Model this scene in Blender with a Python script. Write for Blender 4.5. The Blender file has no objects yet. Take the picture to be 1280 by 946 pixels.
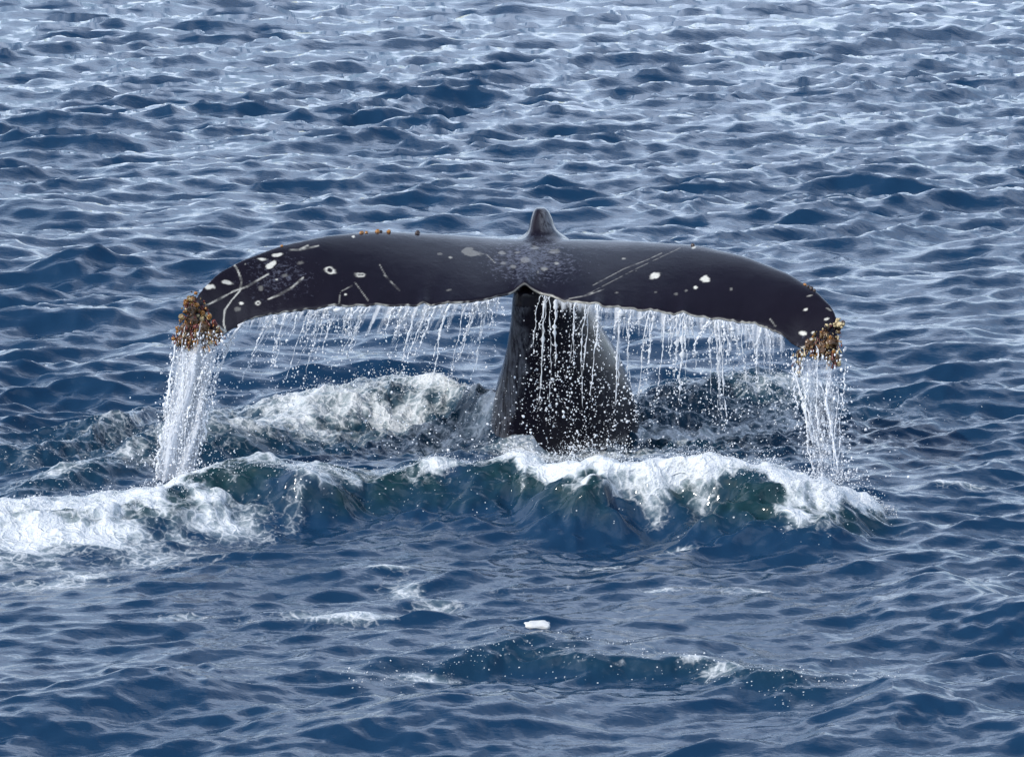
import bpy, math
import numpy as np
from mathutils import Vector, Matrix

C = bpy.context.scene.collection
sc = bpy.context.scene
R = math.radians
rng = np.random.default_rng(7)

# ------------------------------------------------------------------ camera
CAM = np.array([0.0, -26.0, 4.8])
PITCH_DEG = 9.42
PITCH = R(PITCH_DEG)                       # looking down
HFOV = 2 * math.atan(3.45 / 26.7)
cam_d = bpy.data.cameras.new('camera')
cam = bpy.data.objects.new('camera', cam_d)
C.objects.link(cam)
cam.location = CAM
cam.rotation_euler = (math.pi / 2 - PITCH, 0, 0)
cam_d.sensor_width = 36
cam_d.lens = 18 / math.tan(HFOV / 2)
cam_d.clip_start = 0.5
cam_d.clip_end = 9000
sc.camera = cam

# ------------------------------------------------------------------ sky + sun
SUN_EL, SUN_AZ = R(40), R(-125)      # azimuth clockwise from +Y (view direction)
w = bpy.data.worlds.new('World')
sc.world = w
w.use_nodes = True
nt = w.node_tree
nt.nodes.clear()
sky = nt.nodes.new('ShaderNodeTexSky')
sky.sky_type = 'NISHITA'
sky.sun_disc = False
sky.sun_elevation = SUN_EL
sky.sun_rotation = SUN_AZ
sky.air_density = 1.0
sky.dust_density = 0.9
sky.ozone_density = 1.4
# thin bright broken cloud all round the sky, drawn on a flat layer overhead
def wn(typ, **kw):
    q = nt.nodes.new(typ)
    for k_, v_ in kw.items(): setattr(q, k_, v_)
    return q
tc = wn('ShaderNodeTexCoord')
sx = wn('ShaderNodeSeparateXYZ'); nt.links.new(tc.outputs['Generated'], sx.inputs[0])
zz = wn('ShaderNodeMath', operation='MAXIMUM'); nt.links.new(sx.outputs[2], zz.inputs[0]); zz.inputs[1].default_value = 0.0
za = wn('ShaderNodeMath', operation='ADD'); nt.links.new(zz.outputs[0], za.inputs[0]); za.inputs[1].default_value = 0.12
dv = wn('ShaderNodeVectorMath', operation='DIVIDE'); nt.links.new(tc.outputs['Generated'], dv.inputs[0])
cb = wn('ShaderNodeCombineXYZ')
for i in range(2): nt.links.new(za.outputs[0], cb.inputs[i])
cb.inputs[2].default_value = 1e6
nt.links.new(cb.outputs[0], dv.inputs[1])
cn = wn('ShaderNodeTexNoise'); cn.inputs['Scale'].default_value = 0.9; cn.inputs['Detail'].default_value = 6; cn.inputs['Roughness'].default_value = 0.55
nt.links.new(dv.outputs[0], cn.inputs['Vector'])
lo = wn('ShaderNodeMapRange'); nt.links.new(zz.outputs[0], lo.inputs[0])
lo.inputs[1].default_value = 0.0; lo.inputs[2].default_value = 0.85; lo.inputs[3].default_value = 0.17; lo.inputs[4].default_value = 0.05
cs = wn('ShaderNodeMath', operation='ADD'); nt.links.new(cn.outputs['Fac'], cs.inputs[0]); nt.links.new(lo.outputs[0], cs.inputs[1])
cm = wn('ShaderNodeMapRange', interpolation_type='SMOOTHSTEP'); nt.links.new(cs.outputs[0], cm.inputs[0])
cm.inputs[1].default_value = 0.52; cm.inputs[2].default_value = 0.74; cm.inputs[4].default_value = 0.9
mxs = wn('ShaderNodeMix', data_type='RGBA'); nt.links.new(cm.outputs[0], mxs.inputs[0])
nt.links.new(sky.outputs[0], mxs.inputs[6]); mxs.inputs[7].default_value = (8.9, 10.5, 13.5, 1)
bg = nt.nodes.new('ShaderNodeBackground')
bg.inputs[1].default_value = 0.145
ow = nt.nodes.new('ShaderNodeOutputWorld')
nt.links.new(mxs.outputs[2], bg.inputs[0])
nt.links.new(bg.outputs[0], ow.inputs[0])

sd = bpy.data.lights.new('sun', 'SUN')
sd.energy = 2.7
sd.angle = R(0.53)
sd.color = (1.0, 0.955, 0.88)
sun = bpy.data.objects.new('sun', sd)
C.objects.link(sun)
sdir = Vector((math.sin(SUN_AZ) * math.cos(SUN_EL), math.cos(SUN_AZ) * math.cos(SUN_EL), math.sin(SUN_EL)))
sun.rotation_euler = sdir.to_track_quat('Z', 'Y').to_euler()
sun.location = sdir * 60

sc.view_settings.view_transform = 'Standard'
sc.view_settings.look = 'None'
sc.view_settings.exposure = 0.20
sc.view_settings.gamma = 1.0

# ------------------------------------------------------------------ measuring helpers
FPX = 640 / math.tan(HFOV / 2)
cp, sp = math.cos(PITCH), math.sin(PITCH)

def ray(px, py):
    a = (px - 640.0) / FPX
    b = (473.0 - py) / FPX
    return np.array([a, cp + b * sp, -sp + b * cp])

def at_y(px, py, Y):
    d = ray(px, py)
    return CAM + d * ((Y - CAM[1]) / d[1])

def at_z(px, py, z):
    d = ray(px, py)
    return CAM + d * ((z - CAM[2]) / d[2])

def to_px(P):
    q = P - CAM
    depth = q[..., 1] * cp - q[..., 2] * sp
    up = q[..., 1] * sp + q[..., 2] * cp
    return 640 + q[..., 0] / depth * FPX, 473 - up / depth * FPX

def sstep(a, b, x):
    t = np.clip((x - a) / (b - a), 0, 1)
    return t * t * (3 - 2 * t)

def mesh_obj(name, verts, faces, mat, parent=None, smooth=True):
    """verts n x 3, faces m x k (one k)"""
    verts = np.asarray(verts, np.float32)
    faces = np.asarray(faces, np.int32)
    me = bpy.data.meshes.new(name)
    k = faces.shape[1]
    me.vertices.add(len(verts))
    me.vertices.foreach_set('co', verts.ravel())
    me.loops.add(faces.size)
    me.loops.foreach_set('vertex_index', faces.ravel())
    me.polygons.add(len(faces))
    me.polygons.foreach_set('loop_start', np.arange(0, faces.size, k, dtype=np.int32))
    me.update(calc_edges=True)
    if smooth:
        me.polygons.foreach_set('use_smooth', np.ones(len(faces), bool))
    me.materials.append(mat)
    o = bpy.data.objects.new(name, me)
    C.objects.link(o)
    if parent is not None:
        o.parent = parent
    return o

def tag(o, label=None, cat=None, group=None, kind=None):
    if label: o['label'] = label
    if cat: o['category'] = cat
    if group: o['group'] = group
    if kind: o['kind'] = kind
    return o

def attr(o, name, vals):
    a = o.data.attributes.new(name, 'FLOAT', 'POINT')
    a.data.foreach_set('value', np.asarray(vals, np.float32))

# ------------------------------------------------------------------ periodic random fields
def spectrum_field(n, L, amp_fn, seed, chop=False):
    r = np.random.default_rng(seed)
    k1 = np.fft.fftfreq(n, L / n) * 2 * np.pi
    kx, ky = np.meshgrid(k1, k1, indexing='xy')
    k = np.hypot(kx, ky)
    k[0, 0] = 1e9
    A = amp_fn(kx, ky, k)
    H = A * np.exp(2j * np.pi * r.random((n, n))) * np.sqrt(-np.log(r.random((n, n)) + 1e-12))
    H[0, 0] = 0
    h = np.fft.ifft2(H).real
    s = h.std()
    if not chop:
        return (h / s).astype(np.float32)
    dx = np.fft.ifft2(1j * kx / k * H).real
    dy = np.fft.ifft2(1j * ky / k * H).real
    return (h / s).astype(np.float32), (dx / s).astype(np.float32), (dy / s).astype(np.float32)

def sample(f, L, x, y):
    n = f.shape[0]
    u = (x / L) * n
    v = (y / L) * n
    i = np.floor(u); j = np.floor(v)
    fu = (u - i).astype(np.float32); fv = (v - j).astype(np.float32)
    i = i.astype(np.int64) % n; j = j.astype(np.int64) % n
    i2 = (i + 1) % n; j2 = (j + 1) % n
    return (f[j, i] * (1 - fu) + f[j, i2] * fu) * (1 - fv) + (f[j2, i] * (1 - fu) + f[j2, i2] * fu) * fv

def fbm_amp(lo, hi, p):
    return lambda kx, ky, k: np.where((k > 2 * np.pi / hi) & (k < 2 * np.pi / lo), k ** -p, 0.0)

LUMP = spectrum_field(512, 4.0, fbm_amp(0.03, 0.45, 2.0), 21)     # foam lumps
CHURN = spectrum_field(512, 6.0, fbm_amp(0.03, 0.32, 1.7), 22)    # choppy churned water
GUST = spectrum_field(256, 40.0, fbm_amp(2.0, 12.0, 1.6), 24)      # wave groups
PATCH = spectrum_field(512, 9.0, fbm_amp(0.08, 1.4, 1.7), 23)       # patchiness

# ------------------------------------------------------------------ materials
def new_mat(name):
    m = bpy.data.materials.new(name)
    m.use_nodes = True
    n = m.node_tree.nodes
    return m, m.node_tree, n, m.node_tree.links, n['Principled BSDF'], n['Material Output']

def node(t, typ, **kw):
    q = t.nodes.new(typ)
    for k_, v_ in kw.items():
        setattr(q, k_, v_)
    return q

def math_node(t, op, a, b=None, clamp=False):
    q = t.nodes.new('ShaderNodeMath'); q.operation = op; q.use_clamp = clamp
    for i, v in enumerate((a, b)):
        if v is None: continue
        if isinstance(v, (int, float)): q.inputs[i].default_value = v
        else: t.links.new(v, q.inputs[i])
    return q.outputs[0]

def noise(t, vec, scale, detail=4, rough=0.55, dist=0.0):
    q = t.nodes.new('ShaderNodeTexNoise')
    q.inputs['Scale'].default_value = scale
    q.inputs['Detail'].default_value = detail
    q.inputs['Roughness'].default_value = rough
    q.inputs['Distortion'].default_value = dist
    t.links.new(vec, q.inputs['Vector'])
    return q.outputs['Fac']

def make_water():
    m, t, n, l, P, out = new_mat('sea_water')
    geo = node(t, 'ShaderNodeNewGeometry')
    pos = geo.outputs['Position']
    mp = node(t, 'ShaderNodeMapping'); l.new(pos, mp.inputs[0])
    mp.inputs['Scale'].default_value = (1.0, 1.5, 1.0)
    mp.inputs['Rotation'].default_value = (0, 0, R(9))
    b1 = noise(t, mp.outputs[0], 5.0, 3, 0.6, 0.4)
    b2 = noise(t, mp.outputs[0], 22.0, 3, 0.6, 0.3)
    hsum = math_node(t, 'ADD', math_node(t, 'MULTIPLY', b1, 0.0065), math_node(t, 'MULTIPLY', b2, 0.0016))
    fo = node(t, 'ShaderNodeAttribute', attribute_name='foam').outputs['Fac']
    ae = node(t, 'ShaderNodeAttribute', attribute_name='aerated').outputs['Fac']
    bub = node(t, 'ShaderNodeAttribute', attribute_name='bubbles').outputs['Fac']
    # foam mask: soft patches broken by lace
    f1 = noise(t, pos, 9.0, 6, 0.65, 0.6)
    f2 = noise(t, pos, 38.0, 3, 0.6, 0.5)
    nd = node(t, 'ShaderNodeTexNoise'); nd.inputs['Scale'].default_value = 7.0; l.new(pos, nd.inputs['Vector'])
    va = node(t, 'ShaderNodeVectorMath', operation='MULTIPLY_ADD'); l.new(nd.outputs['Color'], va.inputs[0]); va.inputs[1].default_value = (.16, .16, .16); l.new(pos, va.inputs[2])
    vl = node(t, 'ShaderNodeTexVoronoi', feature='DISTANCE_TO_EDGE'); vl.inputs['Scale'].default_value = 12.0; l.new(va.outputs[0], vl.inputs['Vector'])
    lc = node(t, 'ShaderNodeMapRange', interpolation_type='SMOOTHSTEP'); l.new(vl.outputs['Distance'], lc.inputs[0])
    lc.inputs[1].default_value = 0.0; lc.inputs[2].default_value = 0.22; lc.inputs[3].default_value = 1.0; lc.inputs[4].default_value = 0.0
    fn = math_node(t, 'ADD', math_node(t, 'ADD', math_node(t, 'MULTIPLY', f1, 0.60), math_node(t, 'MULTIPLY', f2, 0.30)), math_node(t, 'MULTIPLY', lc.outputs[0], 0.14))
    th = math_node(t, 'SUBTRACT', 0.80, math_node(t, 'MULTIPLY', fo, 0.62))
    mr = node(t, 'ShaderNodeMapRange', interpolation_type='SMOOTHSTEP')
    l.new(math_node(t, 'SUBTRACT', fn, th), mr.inputs[0])
    mr.inputs[1].default_value = -0.09; mr.inputs[2].default_value = 0.30
    # small bubbles
    vo = node(t, 'ShaderNodeTexVoronoi'); vo.inputs['Scale'].default_value = 85.0
    l.new(pos, vo.inputs['Vector'])
    sep = node(t, 'ShaderNodeSeparateColor'); l.new(vo.outputs['Color'], sep.inputs[0])
    rad = math_node(t, 'MULTIPLY', math_node(t, 'POWER', sep.outputs[0], 2.0), 0.55)
    dot = math_node(t, 'LESS_THAN', vo.outputs['Distance'], rad)
    on = math_node(t, 'LESS_THAN', sep.outputs[1], math_node(t, 'MULTIPLY', bub, math_node(t, 'MULTIPLY', math_node(t, 'SUBTRACT', f1, 0.42), 4.0, True)))
    dots = math_node(t, 'MULTIPLY', math_node(t, 'MULTIPLY', dot, on), 0.75)
    fac = math_node(t, 'MAXIMUM', mr.outputs[0], dots, True)
    mix = node(t, 'ShaderNodeMix', data_type='RGBA')
    l.new(ae, mix.inputs[0])
    mix.inputs[6].default_value = (0.007, 0.031, 0.070, 1)
    mix.inputs[7].default_value = (0.008, 0.031, 0.038, 1)
    milk = node(t, 'ShaderNodeMapRange', interpolation_type='SMOOTHSTEP')
    l.new(math_node(t, 'ADD', fo, math_node(t, 'MULTIPLY', f1, 0.5)), milk.inputs[0])
    milk.inputs[1].default_value = 0.52; milk.inputs[2].default_value = 1.15; milk.inputs[4].default_value = 0.9
    mixm = node(t, 'ShaderNodeMix', data_type='RGBA')
    l.new(milk.outputs[0], mixm.inputs[0]); l.new(mix.outputs[2], mixm.inputs[6]); mixm.inputs[7].default_value = (0.20, 0.27, 0.29, 1)
    l.new(mixm.outputs[2], P.inputs['Base Color'])
    P.inputs['Roughness'].default_value = 0.05
    P.inputs['IOR'].default_value = 1.333
    bp = node(t, 'ShaderNodeBump'); bp.inputs['Strength'].default_value = 1.0; bp.inputs['Distance'].default_value = 1.0
    l.new(hsum, bp.inputs['Height']); l.new(bp.outputs[0], P.inputs['Normal'])
    F = node(t, 'ShaderNodeBsdfPrincipled')
    F.inputs['Base Color'].default_value = (0.70, 0.72, 0.73, 1)
    F.inputs['Roughness'].default_value = 0.55
    bp2 = node(t, 'ShaderNodeBump'); bp2.inputs['Strength'].default_value = 1.0; bp2.inputs['Distance'].default_value = 0.05
    l.new(fn, bp2.inputs['Height']); l.new(bp2.outputs[0], F.inputs['Normal'])
    ms = node(t, 'ShaderNodeMixShader')
    l.new(math_node(t, 'MULTIPLY', fac, 0.94), ms.inputs[0]); l.new(P.outputs[0], ms.inputs[1]); l.new(F.outputs[0], ms.inputs[2])
    l.new(ms.outputs[0], out.inputs[0])
    return m

def make_skin():
    m, t, n, l, P, out = new_mat('whale_skin')
    geo = node(t, 'ShaderNodeNewGeometry'); pos = geo.outputs['Position']
    sc_ = node(t, 'ShaderNodeAttribute', attribute_name='scar').outputs['Fac']
    mo = node(t, 'ShaderNodeAttribute', attribute_name='mottle_lit').outputs['Fac']
    n1 = noise(t, pos, 3.0, 5, 0.6)
    n2 = noise(t, pos, 34.0, 6, 0.7, 0.0)
    n3 = noise(t, pos, 70.0, 2, 0.6)
    mps = node(t, 'ShaderNodeMapping'); l.new(pos, mps.inputs[0]); mps.inputs['Rotation'].default_value = (0, 0, R(34)); mps.inputs['Scale'].default_value = (2.2, 46, 46)
    n5 = noise(t, mps.outputs[0], 2.0, 2, 0.5, 0.2)
    scr = node(t, 'ShaderNodeMapRange', interpolation_type='SMOOTHSTEP'); l.new(n5, scr.inputs[0]); scr.inputs[1].default_value = 0.74; scr.inputs[2].default_value = 0.84; scr.inputs[4].default_value = 0.28
    base = node(t, 'ShaderNodeMix', data_type='RGBA')
    l.new(n1, base.inputs[0])
    base.inputs[6].default_value = (0.0054, 0.0038, 0.0068, 1)
    base.inputs[7].default_value = (0.0108, 0.0078, 0.0132, 1)
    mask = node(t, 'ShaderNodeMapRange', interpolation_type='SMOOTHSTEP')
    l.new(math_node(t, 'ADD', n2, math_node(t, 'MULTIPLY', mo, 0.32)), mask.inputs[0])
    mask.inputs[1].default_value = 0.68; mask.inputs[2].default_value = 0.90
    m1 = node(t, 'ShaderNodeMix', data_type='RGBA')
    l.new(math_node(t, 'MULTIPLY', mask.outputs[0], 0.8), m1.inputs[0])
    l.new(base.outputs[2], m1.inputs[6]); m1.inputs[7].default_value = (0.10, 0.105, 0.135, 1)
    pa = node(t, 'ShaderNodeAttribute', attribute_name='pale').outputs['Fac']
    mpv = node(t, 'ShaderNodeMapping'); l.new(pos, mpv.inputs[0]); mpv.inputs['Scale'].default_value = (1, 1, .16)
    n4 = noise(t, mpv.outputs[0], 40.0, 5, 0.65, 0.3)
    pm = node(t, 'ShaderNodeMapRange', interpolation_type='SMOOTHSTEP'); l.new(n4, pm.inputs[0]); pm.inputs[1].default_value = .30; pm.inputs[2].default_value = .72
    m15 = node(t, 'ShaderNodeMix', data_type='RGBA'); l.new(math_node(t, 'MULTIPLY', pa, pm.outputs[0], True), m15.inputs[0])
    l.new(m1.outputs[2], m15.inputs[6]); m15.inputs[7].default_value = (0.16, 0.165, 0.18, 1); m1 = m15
    m2 = node(t, 'ShaderNodeMix', data_type='RGBA')
    mscr = node(t, 'ShaderNodeMix', data_type='RGBA'); l.new(scr.outputs[0], mscr.inputs[0]); l.new(m1.outputs[2], mscr.inputs[6]); mscr.inputs[7].default_value = (.12, .12, .14, 1); m1 = mscr
    sfac = math_node(t, 'MULTIPLY', sc_, math_node(t, 'ADD', 0.62, math_node(t, 'MULTIPLY', n3, 0.6)), True)
    l.new(sfac, m2.inputs[0]); l.new(m1.outputs[2], m2.inputs[6]); m2.inputs[7].default_value = (0.66, 0.64, 0.56, 1)
    l.new(m2.outputs[2], P.inputs['Base Color'])
    rr_ = node(t, 'ShaderNodeMapRange'); l.new(noise(t, pos, 9.0, 4, .6), rr_.inputs[0]); rr_.inputs[1].default_value = .35; rr_.inputs[2].default_value = .65; rr_.inputs[3].default_value = .10; rr_.inputs[4].default_value = .24
    l.new(rr_.outputs[0], P.inputs['Roughness'])
    P.inputs['IOR'].default_value = 1.34
    bp = node(t, 'ShaderNodeBump'); bp.inputs['Strength'].default_value = 0.22; bp.inputs['Distance'].default_value = 0.012
    hh = math_node(t, 'ADD', math_node(t, 'MULTIPLY', n2, 0.5), math_node(t, 'ADD', math_node(t, 'MULTIPLY', n3, 0.15), math_node(t, 'MULTIPLY', noise(t, pos, 7.0, 2, .5), 0.9)))
    l.new(hh, bp.inputs['Height']); l.new(bp.outputs[0], P.inputs['Normal'])
    return m

def make_plain(name, col, rough=0.5, **kw):
    m, t, n, l, P, out = new_mat(name)
    geo = node(t, 'ShaderNodeNewGeometry')
    nn = noise(t, geo.outputs['Position'], kw.get('scale', 60.0), 3)
    mx = node(t, 'ShaderNodeMix', data_type='RGBA'); l.new(nn, mx.inputs[0])
    k = kw.get('var', 0.5)
    mx.inputs[6].default_value = tuple(c * (1 - k) for c in col) + (1,)
    mx.inputs[7].default_value = tuple(min(1, c * (1 + k)) for c in col) + (1,)
    l.new(mx.outputs[2], P.inputs['Base Color'])
    P.inputs['Roughness'].default_value = rough
    return m

def make_spray(name, trans):
    m, t, n, l, P, out = new_mat(name)
    P.inputs['Base Color'].default_value = (0.92, 0.94, 0.96, 1)
    P.inputs['Roughness'].default_value = 0.12
    P.inputs['IOR'].default_value = 1.333
    P.inputs['Transmission Weight'].default_value = trans
    return m

def make_veil():
    """thin film of running water: clear with white aerated streaks"""
    m, t, n, l, P, out = new_mat('running_water_film')
    geo = node(t, 'ShaderNodeNewGeometry'); pos = geo.outputs['Position']
    th = node(t, 'ShaderNodeAttribute', attribute_name='film').outputs['Fac']
    mp = node(t, 'ShaderNodeMapping'); l.new(pos, mp.inputs[0]); mp.inputs['Scale'].default_value = (1, 1, 0.28)
    a = noise(t, mp.outputs[0], 42.0, 5, 0.65, 0.8)
    b = noise(t, pos, 95.0, 3, 0.6)
    s = math_node(t, 'ADD', math_node(t, 'MULTIPLY', a, 0.7), math_node(t, 'MULTIPLY', b, 0.3))
    mr = node(t, 'ShaderNodeMapRange', interpolation_type='SMOOTHSTEP')
    l.new(math_node(t, 'ADD', s, math_node(t, 'MULTIPLY', th, 0.45)), mr.inputs[0])
    mr.inputs[1].default_value = 0.58; mr.inputs[2].default_value = 0.98; mr.inputs[4].default_value = 0.85
    P.inputs['Base Color'].default_value = (0.85, 0.88, 0.92, 1)
    P.inputs['Roughness'].default_value = 0.15
    tl = node(t, 'ShaderNodeBsdfTranslucent'); tl.inputs[0].default_value = (0.85, 0.88, 0.92, 1)
    ms0 = node(t, 'ShaderNodeMixShader'); ms0.inputs[0].default_value = 0.4
    bp = node(t, 'ShaderNodeBump'); bp.inputs['Distance'].default_value = 0.02; l.new(s, bp.inputs['Height'])
    l.new(bp.outputs[0], P.inputs['Normal'])
    l.new(P.outputs[0], ms0.inputs[1]); l.new(tl.outputs[0], ms0.inputs[2])
    tr = node(t, 'ShaderNodeBsdfTransparent')
    ms = node(t, 'ShaderNodeMixShader')
    l.new(mr.outputs[0], ms.inputs[0]); l.new(tr.outputs[0], ms.inputs[1]); l.new(ms0.outputs[0], ms.inputs[2])
    l.new(ms.outputs[0], out.inputs[0])
    return m

def make_froth():
    m, t, n, l, P, out = new_mat('white_froth')
    P.inputs['Base Color'].default_value = (0.86, 0.88, 0.89, 1)
    P.inputs['Roughness'].default_value = 0.4
    tl = node(t, 'ShaderNodeBsdfTranslucent'); tl.inputs[0].default_value = (0.86, 0.88, 0.89, 1)
    ms = node(t, 'ShaderNodeMixShader'); ms.inputs[0].default_value = 0.3
    l.new(P.outputs[0], ms.inputs[1]); l.new(tl.outputs[0], ms.inputs[2]); l.new(ms.outputs[0], out.inputs[0])
    return m

M_WATER = make_water()
M_SKIN = make_skin()
M_DROP = make_spray('water_drop', 0.22)
M_STRAND = make_spray('water_strand', 0.4)
M_VEIL = make_veil()
M_FROTH = make_froth()

# ------------------------------------------------------------------ the sea
N_T, L_T = 2048, 53.0
def ocean_amp(kx, ky, k):
    kp = 2 * np.pi / 1.5
    th = np.arctan2(kx, -ky) - R(8)
    spread = 0.04 + np.clip(np.cos(th), 0, 1) ** 7 + 0.30 * np.clip(np.cos(th - R(38)), 0, 1) ** 8
    psd = (np.exp(-1.25 * (kp / k) ** 4) + .40 * np.exp(-1.25 * (2 * np.pi / 3.4 / k) ** 4)) * k ** -3.5 * np.exp(-(k * 0.02) ** 2)
    return np.sqrt(psd * spread)
OH, ODX, ODY = spectrum_field(N_T, L_T, ocean_amp, 5, chop=True)
def lowpass(f, L, lam):
    n = f.shape[0]
    k1 = np.fft.fftfreq(n, L / n) * 2 * np.pi
    kx, ky = np.meshgrid(k1, k1)
    g = np.exp(-((kx * lam / 6) ** 2) * 0.3 - (ky * lam / 6) ** 2)
    return np.fft.ifft2(np.fft.fft2(f) * g).real.astype(np.float32)
LEV = [(OH, ODX, ODY), tuple(lowpass(f, L_T, 0.16) for f in (OH, ODX, ODY)), tuple(lowpass(f, L_T, 0.36) for f in (OH, ODX, ODY))]
LOWF = tuple(lowpass(f, L_T, 0.62) for f in (OH, ODX, ODY))      # the longer waves alone
WAVE_RMS, CHOP = 0.036, 0.62

class Ridge:
    """a single wave crest; points are where its crest stands"""
    def __init__(s, pts, wn, wf, lean=0.0, trough=0.0):
        P = np.array([at_z(px, py, a) for px, py, a in pts])
        s.x = P[:, 0]; s.y = P[:, 1]; s.a = np.array([p[2] for p in pts])
        s.wn, s.wf, s.lean, s.trough = wn, wf, lean, trough
    def crest(s, x):
        return np.interp(x, s.x, s.y), np.interp(x, s.x, s.a, 0, 0)
    def field(s, x, y):
        yc, a = s.crest(x)
        d = y - yc
        near = np.exp(-np.abs(np.minimum(d, 0) / s.wn) ** 2.2)
        far = np.exp(-np.abs(np.maximum(d, 0) / s.wf) ** 1.6)
        p = np.where(d < 0, near, far)
        tr = -s.trough * np.exp(-((d + 2.2 * s.wn) / (0.9 * s.wn)) ** 2)
        return a * p, a * tr, d, p

R_FRONT = Ridge([(-120, 655, .10), (-30, 640, .14), (60, 630, .17), (150, 618, .18), (215, 602, .22), (265, 590, .26), (320, 577, .32),
                 (380, 582, .30), (460, 598, .16), (530, 574, .28), (590, 580, .25), (640, 573, .25), (720, 574, .32), (800, 573, .33),
                 (860, 580, .33), (920, 583, .34), (980, 590, .34), (1030, 604, .29), (1070, 622, .16), (1105, 636, .05), (1170, 655, 0)], .52, .60, .22, .10)
R_BACK = Ridge([(300, 520, 0), (330, 510, .10), (400, 483, .24), (480, 467, .30), (560, 475, .29), (620, 493, .27), (670, 510, .2), (720, 520, 0)], .45, .5, .1)
R_LEFT = Ridge([(-60, 612, .0), (30, 598, .08), (90, 575, .13), (150, 552, .17), (215, 522, .22), (260, 518, .22), (310, 528, .16), (380, 540, .05), (420, 545, 0)], .5, .5)
R_LEFT2 = Ridge([(-60, 560, .1), (40, 556, .13), (110, 540, .12), (170, 525, .08), (200, 520, 0)], .35, .6)
R_RIGHT = Ridge([(780, 500, 0), (820, 490, .08), (880, 477, .16), (960, 470, .2), (1010, 482, .12), (1060, 500, 0)], .6, .5)
R_NEAR = Ridge([(340, 852, 0), (450, 840, .04), (520, 829, .055), (570, 817, .065), (620, 805, .08), (680, 793, .09), (740, 795, .09), (800, 805, .085),
                (860, 812, .10), (920, 824, .10), (980, 838, .09), (1050, 850, .04), (1120, 860, 0)], .25, .5, .3, .1)
R_DARK = Ridge([(1060, 775, 0), (1120, 758, .08), (1170, 744, .12), (1220, 740, .14), (1400, 748, .12)], .5, .6)
R_PYR = Ridge([(980, 930, 0), (1050, 890, .06), (1120, 856, .14), (1180, 872, .10), (1300, 905, .06), (1400, 920, .06)], .35, .35)
R_SWL = Ridge([(-60, 880, 0.03), (60, 862, .09), (150, 847, .12), (260, 853, .11), (340, 880, .04), (380, 900, 0)], .5, .4)
R_SWL2 = Ridge([(300, 925, 0), (400, 890, .09), (520, 872, .12), (640, 878, .09), (760, 900, 0)], .55, .4)
R_FARL = Ridge([(-80, 300, .10), (20, 302, .12), (70, 318, .09), (120, 335, .03), (160, 345, 0)], .6, .8)
R_FARL2 = Ridge([(-80, 250, .08), (40, 252, .11), (110, 260, .08), (180, 268, 0)], .6, .8)
RIDGES = [R_FRONT, R_BACK, R_LEFT, R_LEFT2, R_RIGHT, R_NEAR, R_DARK, R_PYR, R_SWL, R_SWL2, R_FARL, R_FARL2]

def blob(x, y, px, py, rx, ry):
    """soft round patch lying on the water, centre at the sea point seen at px,py; radii in metres"""
    c = at_z(px, py, 0.0)
    return np.exp(-(((x - c[0]) / rx) ** 2 + ((y - c[1]) / ry) ** 2))

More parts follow.
